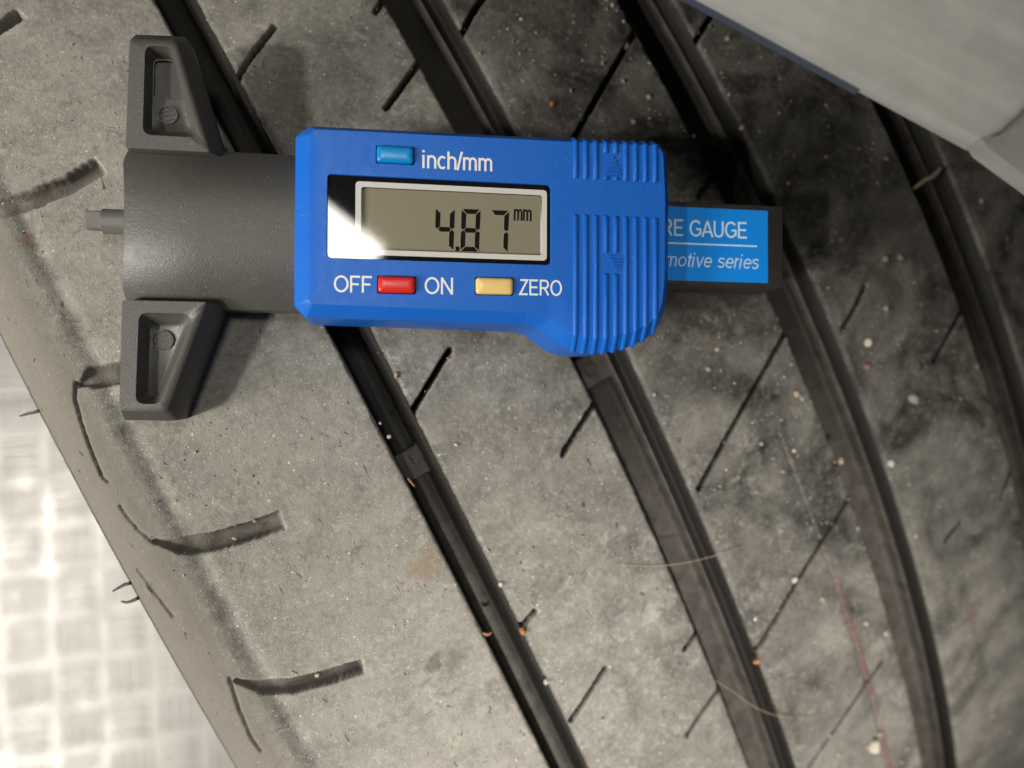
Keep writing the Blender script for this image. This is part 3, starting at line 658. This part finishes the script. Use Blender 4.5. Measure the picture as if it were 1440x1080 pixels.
def leg(outer, amounts, pocket, floor, hole, wt=-5.0):
    bm = bmesh.new()
    o0 = round_poly(outer, [0.4, 1.2, 0.3, 0.3] if outer[0][1] < 0 else [0.3, 0.3, 1.2, 0.4], 4)
    top = round_poly(offset_poly(outer, amounts), [0.4, 1.0, 0.3, 0.3] if outer[0][1] < 0 else [0.3, 0.3, 1.0, 0.4], 4)
    def lerp(a, b, t): return [p*(1-t)+q*t for p, q in zip(a, b)]
    V = [ring(bm, o0, -11.3), ring(bm, o0, wt-2.2), ring(bm, lerp(o0, top, 0.75), wt-0.55), ring(bm, lerp(o0, top, 0.95), wt-0.12), ring(bm, top, wt)]
    for A, B in zip(V[:-1], V[1:]): skin(bm, A, B)
    pk = round_poly(pocket, 1.2, 5); fl = round_poly(floor, 0.8, 5)
    P0 = ring(bm, pk, wt); P1 = ring(bm, lerp(pk, fl, 0.12), wt-0.35); P2 = ring(bm, lerp(pk, fl, 0.85), wt-1.8); P3 = ring(bm, fl, wt-2.1)
    cap(bm, V[-1], P0); skin(bm, P0, P1); skin(bm, P1, P2); skin(bm, P2, P3)
    if hole:
        hp = round_poly(hole, 0.6, 4); H = ring(bm, hp, wt-2.1); H1 = ring(bm, hp, wt-2.6); cap(bm, P3, H); skin(bm, H, H1); cap(bm, H1); cap(bm, V[0])
    else: cap(bm, P3); cap(bm, V[0])
    return link('foot_leg', bm_mesh(bm, 'foot_leg', 62), M_BLACK, G)
leg1 = leg([(-39.9, 10.2), (-27.6, 10.2), (-32.6, 26.8), (-39.5, 26.5)], [0, 1.4, 1.6, 0.1],
           [(-37.7, 12.1), (-30.4, 12.1), (-34.0, 24.3), (-37.5, 24.2)], [(-37.1, 13.4), (-32.0, 13.4), (-34.5, 23.4), (-37.0, 23.3)],
           [(-36.95, 17.85), (-32.75, 17.85), (-34.6, 23.2), (-36.85, 23.1)])
leg2 = leg([(-40.3, -26.2), (-33.1, -26.3), (-27.7, -10.2), (-40.1, -10.2)], [1.3, 1.5, 0, 0.1],
           [(-38.2, -24.0), (-35.2, -24.0), (-30.8, -11.8), (-37.9, -11.8)], [(-37.2, -22.9), (-36.0, -22.9), (-32.5, -13.2), (-37.0, -13.2)], None)
def disc(u, v, r, w0, h, parent):
    p = [(u+r*math.cos(a), v+r*math.sin(a)) for a in np.linspace(0, 2*math.pi, 25)[:-1]]
    bm = bmesh.new(); A = ring(bm, p, w0); B = ring(bm, p, w0+h); C = ring(bm, offset_poly(p, 0.14), w0+h); D_ = ring(bm, offset_poly(p, 0.22), w0+h*0.45)
    skin(bm, A, B); skin(bm, B, C); skin(bm, C, D_); cap(bm, D_)
    for k in (-0.5, 0.0, 0.5):             # short moulded hatch strokes
        q = [(u-0.8*r, v+k*r-0.28*r), (u+0.8*r, v+k*r+0.12*r), (u+0.8*r, v+k*r+0.24*r), (u-0.8*r, v+k*r-0.16*r)]
        A = ring(bm, q, w0+h*0.3); B = ring(bm, q, w0+h*0.9); skin(bm, A, B); cap(bm, B)
    return link('ejector_mark', bm_mesh(bm, 'ejector_mark', 30), M_BLACK, parent)
disc(-35.0, 15.6, 1.25, -7.15, 0.3, leg1); disc(-35.35, -15.35, 1.4, -7.15, 0.3, leg2)
# --- probe pin poking out of the foot
def cyl_u(u0, u1, v, w, r, name, mat, parent):
    pr = [(u0, r-0.12), (u0+0.12, r), (u1, r)]; bm = bmesh.new(); prev = None
    for u, rr in pr:
        rg = [bm.verts.new((u*1e-3, (v+rr*math.cos(a))*1e-3, (w+rr*math.sin(a))*1e-3)) for a in np.linspace(0, 2*math.pi, 29)[:-1]]
        if prev: skin(bm, prev, rg)
        else: bm.faces.new(rg)
        prev = rg
    bm.faces.new(prev[::-1]); return link(name, bm_mesh(bm, name, 40), mat, parent)
pin = cyl_u(-43.65, -39.0, 0.98, -8.6, 1.72, 'probe_sleeve', M_PIN, G)
link('probe_tip', loft([(round_poly(rect(-45.7, -0.22, -43.4, 2.24), 0.15, 2), -9.4), (round_poly(rect(-45.7, -0.22, -43.4, 2.24), 0.15, 2), -7.9), (round_poly(rect(-45.55, -0.08, -43.4, 2.1), 0.12, 2), -7.75)], 'probe_tip', 30), M_PIN, G)
# --- rail with printed label
rp = round_poly(rect(33.0, -6.0, 54.85, 6.55), 0.3, 3)
rail = link('rail', loft([(rp, -13.6), (rp, -5.25), (offset_poly(rp, 0.12), -5.05), (offset_poly(rp, 0.3), -5.0)], 'rail', 35), M_RAIL, G)
label = link('rail_label', loft([(round_poly(rect(33.5, -5.38, 52.25, 5.7), 0.15, 2), -5.0), (round_poly(rect(33.5, -5.38, 52.25, 5.7), 0.15, 2), -4.93)], 'rail_label'), M_LABEL, G)
lettering('RE GAUGE', 35.3, 1.3, 2.5, 13.6, -4.922, M_LTXT, label, t=0.115)
lettering('motive series', 35.6, -3.3, 2.15, 15.0, -4.922, M_LTXT, label, shear=0.20, t=0.085)
flat([rect(33.6, 0.08, 50.45, 0.30)], -4.93, -4.922, 'label_line', M_LTXT, label)

# ------------------------------------------------------------------ pale panel above the tyre, upper right
def panel_mat():
    m, nt, b = newmat('pale_grained_panel'); N = NB(nt); v = N.mm((40, 600, 600))
    n = N.noise(v, 0.35, 4, 0.6, 0.3); n2 = N.noise(N.mm(), 0.12, 4, 0.6)
    f = N.math('ADD', N.math('MULTIPLY', n, 0.6), N.math('MULTIPLY', n2, 0.4))
    N.put(b.inputs['Base Color'], N.mix(N.ramp(f, 0.35, 0.65), (0.32, 0.315, 0.295, 1), (0.42, 0.415, 0.39, 1)))
    b.inputs['Roughness'].default_value = 0.5; N.put(b.inputs['Normal'], N.bump(n, 0.3, 0.0004)); return m
M_PANEL = panel_mat()
M_EDGE = plastic('blue_grey_edge_strip', (0.065, 0.075, 0.092), 0.4, 0.1, 3, 0.5)
dp = 0.090
pa = cam_pt(985, -22, dp); pb = cam_pt(1387, 196, dp); ex = pb-pa; plen = np.linalg.norm(ex); ex /= plen
nrm = CM @ np.array([0.06, 0.10, 1.0]); nrm /= np.linalg.norm(nrm); ey = np.cross(nrm, ex); ey /= np.linalg.norm(ey); nrm = np.cross(ex, ey)
panel = empty('grey_panel', pa, np.stack([ex, ey, nrm], 1))
tag(panel, 'pale grey grained panel with folded corner overhanging the tyre at upper right', 'panel')
L = plen*1e3
def pbox(name, poly, w0, w1, mat, rad=0.25):
    p = poly
    return link(name, loft([(p, w0), (p, w1-rad), (offset_poly(p, rad*0.4), w1-rad*0.3), (offset_poly(p, rad), w1)], name, 35), mat, panel)
pbox('panel_sheet', [(-40, 0), (L-0.2, 0), (L+1.5, 2.0), (L+14, 40), (L+10, 75), (-40, 75)], -3.4, 0.0, M_PANEL, 0.7)
bm = bmesh.new()                           # flange folded down past the corner
prof = [(0, 0.0), (0.8, -0.4), (1.8, -1.1), (32, -9.0)]
rows = []
for k, (du, dw) in enumerate(prof):
    rows.append([bm.verts.new(((L-0.6+du)*1e-3, (-0.02+du*0.05)*1e-3, (dw-0.15)*1e-3)), bm.verts.new(((L+13+du)*1e-3, (42)*1e-3, (dw-0.15)*1e-3)),
                 bm.verts.new(((L+13+du)*1e-3, (42)*1e-3, (dw-3.0)*1e-3)), bm.verts.new(((L-0.6+du)*1e-3, (-0.02+du*0.05)*1e-3, (dw-3.0)*1e-3))])
for A, B in zip(rows[:-1], rows[1:]): skin(bm, A, B)
bm.faces.new(rows[0][::-1]); bm.faces.new(rows[-1])
link('panel_flange', bm_mesh(bm, 'panel_flange', 40), M_PANEL, panel)
link('edge_strip', loft([(rect(-40, -0.1, L*0.60, 0.6), -4.0), (rect(-40, -0.1, L*0.60, 0.6), -2.8)], 'edge_strip'), M_EDGE, panel)

# ------------------------------------------------------------------ checker-plate floor
def metal_mat():
    m, nt, b = newmat('bright_aluminium_plate'); N = NB(nt); v = N.mm()
    n = N.noise(v, 0.05, 4, 0.6)
    N.put(b.inputs['Base Color'], N.mix(n, (0.70, 0.68, 0.64, 1), (0.86, 0.85, 0.82, 1)))
    b.inputs['Metallic'].default_value = 0.55; N.put(b.inputs['Roughness'], N.ramp(n, 0.3, 0.7, 0.35, 0.55, False)); return m
M_ALU = metal_mat()
bm = bmesh.new(); bmesh.ops.create_grid(bm, x_segments=2, y_segments=2, size=2.5)
floor = link('floor', bm_mesh(bm, 'floor'), M_ALU); tag(floor, kind='structure')
floor['label'] = 'bright aluminium checker plate floor with raised bars at lower left'
bp = round_poly(rect(-15, -2.4, 15, 2.4), 2.3, 4)
bar_me = loft([(bp, 0.0), (offset_poly(bp, 0.5), 0.6), (offset_poly(bp, 1.5), 0.9)], 'raised_bar', 60); bar_me.materials.append(M_ALU)
ang = -0.479 + math.radians(4); ca, sa = math.cos(ang), math.sin(ang)
c0x, c0y = -0.27, -0.10
def in_view(x, y):
    p = (np.array([x, y, 0]) - CO) @ CM; px = 720 + FPX*p[0]/-p[2]; py = 540 - FPX*p[1]/-p[2]
    return -130 < px < 420 and 330 < py < 1230 and px < 60 + (py-440)*0.56
for i in range(-9, 10):
    for j in range(-10, 11):
        gx, gy = i*0.039, j*0.039; x, y = c0x + ca*gx - sa*gy, c0y + sa*gx + ca*gy
        if not in_view(x, y): continue
        a = ang + (math.pi/2 if (i+j) % 2 else 0)
        for k in (-1.5, -0.5, 0.5, 1.5):
            o = bpy.data.objects.new('raised_bar', bar_me); COL.objects.link(o); o.parent = floor
            o.location = (x - math.sin(a)*k*0.0087, y + math.cos(a)*k*0.0087, 0); o.rotation_euler = (0, 0, a)

# ------------------------------------------------------------------ grit, crumbs, hairs
def surf_pt(px, py, lift=0.0, sink=0.0):   # world point on the tread, or down in a groove
    x, s = tyre_hit(px, py); n = np.array([0, math.sin(s/(R*1e3)), math.cos(s/(R*1e3))])
    return tyre_xyz(np.array(x), np.array(s), np.array(sink)) + n*lift*1e-3, n
def stone_mesh(seed, sub=2, rough=0.5):
    r = np.random.default_rng(seed); bm = bmesh.new(); bmesh.ops.create_icosphere(bm, subdivisions=sub, radius=1.0)
    dirs = r.normal(size=(7, 3)); dirs /= np.linalg.norm(dirs, axis=1)[:,None]; cut = r.uniform(0.45, 0.85, 7)
    for v in bm.verts:
        c = np.array(v.co)
        for d, k in zip(dirs, cut):
            t = c @ d
            if t > k: c = c - d*(t-k)*0.85
        c *= 1 + r.normal()*0.05*rough*4/4
        v.co = Vector(c)
    return bm_mesh(bm, 'stone', 18)
STONE_M = {'cream': stone_mat('cream_stone', (0.48, 0.44, 0.36)), 'tan': stone_mat('tan_stone', (0.34, 0.27, 0.18)), 'orange': stone_mat('orange_crumb', (0.36, 0.165, 0.06)),
           'pink': stone_mat('pink_grain', (0.50, 0.32, 0.27)), 'grey': stone_mat('grey_grain', (0.24, 0.225, 0.19)), 'red': stone_mat('red_grain', (0.20, 0.095, 0.07)), 'brown': stone_mat('brown_twig', (0.27, 0.13, 0.06))}
STONES = [  # px, py, size px (1440), colour, label
    (557, 528, 9.5, 'tan', 'tan stone on the lip of the first groove just under the blue housing'),
    (735, 887, 13, 'orange', 'ragged orange crumb beside the first groove at lower middle'),
    (1063, 928, 12, 'orange', 'orange brown crumb on the right lip of the second groove near bottom'),
    (1228, 1046, 24, 'cream', 'large cream stone at the bottom right, biggest stone on the tyre'),
    (767, 958, 9, 'cream', 'cream stone sitting on the right lip of the first groove near bottom'),
    (547, 614, 7, 'cream', 'small cream stone on the left lip of the first groove level with the wear bar'),
    (535, 595, 5, 'cream', 'tiny cream stone on the left lip of the first groove above the wear bar'),
    (641, 625, 7, 'cream', 'cream grain lying right of the first groove wear bar'),
    (704, 822, 8, 'cream', 'pale stone inside the right edge of the first groove above the orange crumb'),
    (749, 771, 6, 'grey', 'pale grey grain on the second rib midway between the first and second grooves'),
    (1116, 814, 11, 'cream', 'round cream stone on the third rib beside the lower long diagonal sipe'),
    (1182, 648, 10, 'tan', 'tan stone with orange tint on the left edge of the third groove'),
    (1116, 633, 9, 'cream', 'cream stone on the third rib above the orange tinted stone level'),
    (1251, 651, 12, 'cream', 'pale oblong stone on the right lip of the third groove'),
    (1155, 842, 10, 'tan', 'tan stone below and right of the round cream stone on the third rib'),
    (1022, 55, 8, 'pink', 'pink grain near the pale panel edge at top of the fourth rib'),
    (1043, 180, 9, 'pink', 'pink grain on the right lip of the third groove above the rail label'),
    (1282, 561, 17, 'grey', 'largest grey grain cluster stone on the dark fourth rib'),
    (1219, 482, 13, 'cream', 'upper cream stone of the cluster right of the third groove'),
    (1218, 515, 11, 'red', 'reddish stone just below the cream stone right of the third groove'),
    (1119, 554, 10, 'tan', 'tan stone at the left edge of the third groove under the rail'),
    (996, 519, 9, 'grey', 'grey stone on the third rib below the black rail'),
    (1008, 491, 8, 'tan', 'tan grain directly beneath the black rail on the third rib'),
    (876, 114, 8, 'grey', 'grey grain beside the long sipe above the blue grip'),
    (975, 192, 8, 'grey', 'grey grain at the left edge of the third groove above the rail'),
    (847, 89, 8, 'grey', 'grey grain left of the long sipe at the top of the third rib'),
    (776, 147, 8, 'orange', 'small orange grain above the blue housing near the second groove'),
    (358, 733, 7, 'tan', 'tan grain in the tip of the shoulder slot below the black foot'),
    (330, 757, 7, 'pink', 'pinkish grain in the middle of the shoulder slot below the black foot'),
    (446, 949, 7, 'cream', 'cream grain in the lowest shoulder slot at bottom left'),
    (630, 504, 6, 'orange', 'orange grain at the tip of the sipe under the blue housing'),
    (1266, 363, 13, 'grey', 'grey translucent grain on the fourth rib right of the rail label'),
    (1244, 364, 11, 'grey', 'smaller grey grain left of its twin right of the rail label'),
    (1245, 434, 10, 'grey', 'grey grain on the fourth rib beside the short curved sipe'),
]
def px_size(p): return (-(np.array(p)-CO) @ CM[:,2])/FPX
for k, (px, py, sz, c, lab) in enumerate(STONES):
    p, n = surf_pt(px, py)
    r = sz*0.47*px_size(p)
    me = stone_mesh(100+k); o = link('crumb' if 'crumb' in lab else 'stone', me, STONE_M[c])
    o.location = p + n*r*0.35; o.scale = (r*1.12, r*0.92, r*0.8); o.rotation_euler = (random.uniform(-0.3, 0.3), random.uniform(-0.3, 0.3), random.uniform(0, 6.28))
    tag(o, lab, 'crumb' if 'crumb' in lab else 'stone', 'loose stones and crumbs on the tread')
def strand(name, pts, r, mat, label, cat, lift=0.4, taper=True):
    q = []
    P = [np.array(p, float) for p in pts]
    for i in range(len(P)-1):
        a, b, c, d = P[max(i-1, 0)], P[i], P[i+1], P[min(i+2, len(P)-1)]
        for t in np.linspace(0, 1, 6, endpoint=False):
            q.append(0.5*((2*b) + (c-a)*t + (2*a-5*b+4*c-d)*t*t + (3*b-a-3*c+d)*t**3))
    q.append(P[-1]); W_ = []
    for p_ in q:
        p3, n = surf_pt(*p_); W_.append(p3 + n*lift*1e-3)
    m = len(W_); rad = [r*1e-3*(math.sin(math.pi*(0.06+0.88*i/(m-1)))**0.5 if taper else 1) for i in range(m)]
    c0 = W_[0]; me = tube_mesh([w-c0 for w in W_], rad, 8); o = link(name, me, mat); o.location = c0
    return tag(o, label, cat)
M_HAIR = plastic('fair_hair', (0.42, 0.32, 0.20), 0.4)
strand('hair', [(858, 792), (900, 795), (950, 793), (1000, 782), (1042, 768)], 0.055, M_HAIR, 'fine fair hair lying across the second groove at lower middle', 'hair', 0.25)
strand('hair', [(1003, 955), (1030, 972), (1058, 992), (1090, 1005), (1130, 1008), (1165, 1004)], 0.055, M_HAIR, 'fine curved hair crossing the second groove at the bottom', 'hair', 0.25)
strand('twig', [(679, 889), (685, 891), (691, 888)], 0.28, STONE_M['brown'], 'short brown twig sticking over the left edge of the first groove', 'twig', 0.3)
strand('straw', [(1285, 265), (1300, 254), (1312, 248), (1322, 237)], 0.42, STONE_M['tan'], 'tan straw fragment lying across the fourth groove below the pale panel', 'straw', 0.1)
strand('thread', [(573, 672), (578, 678), (583, 684)], 0.16, STONE_M['brown'], 'tiny brown thread at the left edge of the first groove below the wear bar', 'thread', 0.3)

# uncountable fine grit over the ribs: one mesh of small faceted grains
base_v, base_f = None, None
bm = bmesh.new(); bmesh.ops.create_icosphere(bm, subdivisions=1, radius=1.0)
base_v = np.array([v.co[:] for v in bm.verts]); bm.verts.index_update(); base_f = np.array([[v.index for v in f.verts] for f in bm.faces]); bm.free()
VV, FF, cnt = [], [], 0
tries = 0
spots = []
for k, (a, b) in enumerate([(-30, 8.5), (14.8, 40.8), (50.8, 78.2), (88.6, 115), (124.8, 132)]):
    n = (520, 620, 1000, 560, 90)[k]
    cl_c = np.stack([rng.uniform(a, b, 40), rng.uniform(-150, 85, 40)], 1)
    for q in range(n):
        if rng.random() < 0.45:
            c = cl_c[rng.integers(40)]; x, s = c + rng.normal(size=2)*2.2
        elif rng.random() < 0.25: x, s = (a if rng.random() < 0.6 else b) + rng.normal()*0.5, rng.uniform(-155, 88)
        else: x, s = rng.uniform(a, b), rng.uniform(-155, 88)
        if not (a+0.1 < x < b-0.1): continue
        r = min(0.10*math.exp(rng.normal()*0.5), 0.42)*(0.85 if k < 2 else 1.35)
        spots.append((x, s, r))
X = np.array(spots); Pc = tyre_xyz(X[:,0], X[:,1], np.zeros(len(X)))
for (x, s, r), p in zip(spots, Pc):
    A = np.linalg.qr(rng.normal(size=(3, 3)))[0]*np.array([1.2, 0.95, 0.75])
    nv = base_v*(1+rng.normal(size=(len(base_v), 1))*0.10)
    VV.append((nv @ A.T)*r*1e-3 + p + np.array([0, math.sin(s/320), math.cos(s/320)])*r*0.2e-3); FF.append(base_f + cnt); cnt += len(base_v)
VV = np.concatenate(VV); FF = np.concatenate(FF)
me = bpy.data.meshes.new('grit'); me.from_pydata(VV.tolist(), [], FF.tolist())
gm, nt, b = newmat('mixed_grit'); N = NB(nt); v = N.mm()
wn = N.n('ShaderNodeTexVoronoi'); N.put(wn.inputs['Vector'], v); wn.inputs['Scale'].default_value = 0.7
s2 = N.n('ShaderNodeSeparateColor'); N.put(s2.inputs[0], wn.outputs['Color'])
c = N.mix(s2.outputs[0], (0.12, 0.11, 0.095, 1), (0.40, 0.37, 0.31, 1)); c = N.mix(N.ramp(s2.outputs[1], 0.95, 0.99), c, (0.30, 0.18, 0.12, 1))
N.put(b.inputs['Base Color'], c); b.inputs['Roughness'].default_value = 0.4
grit = link('grit', me, gm); tag(grit, kind='stuff'); grit['label'] = 'fine pale sand grains scattered over the tread ribs'
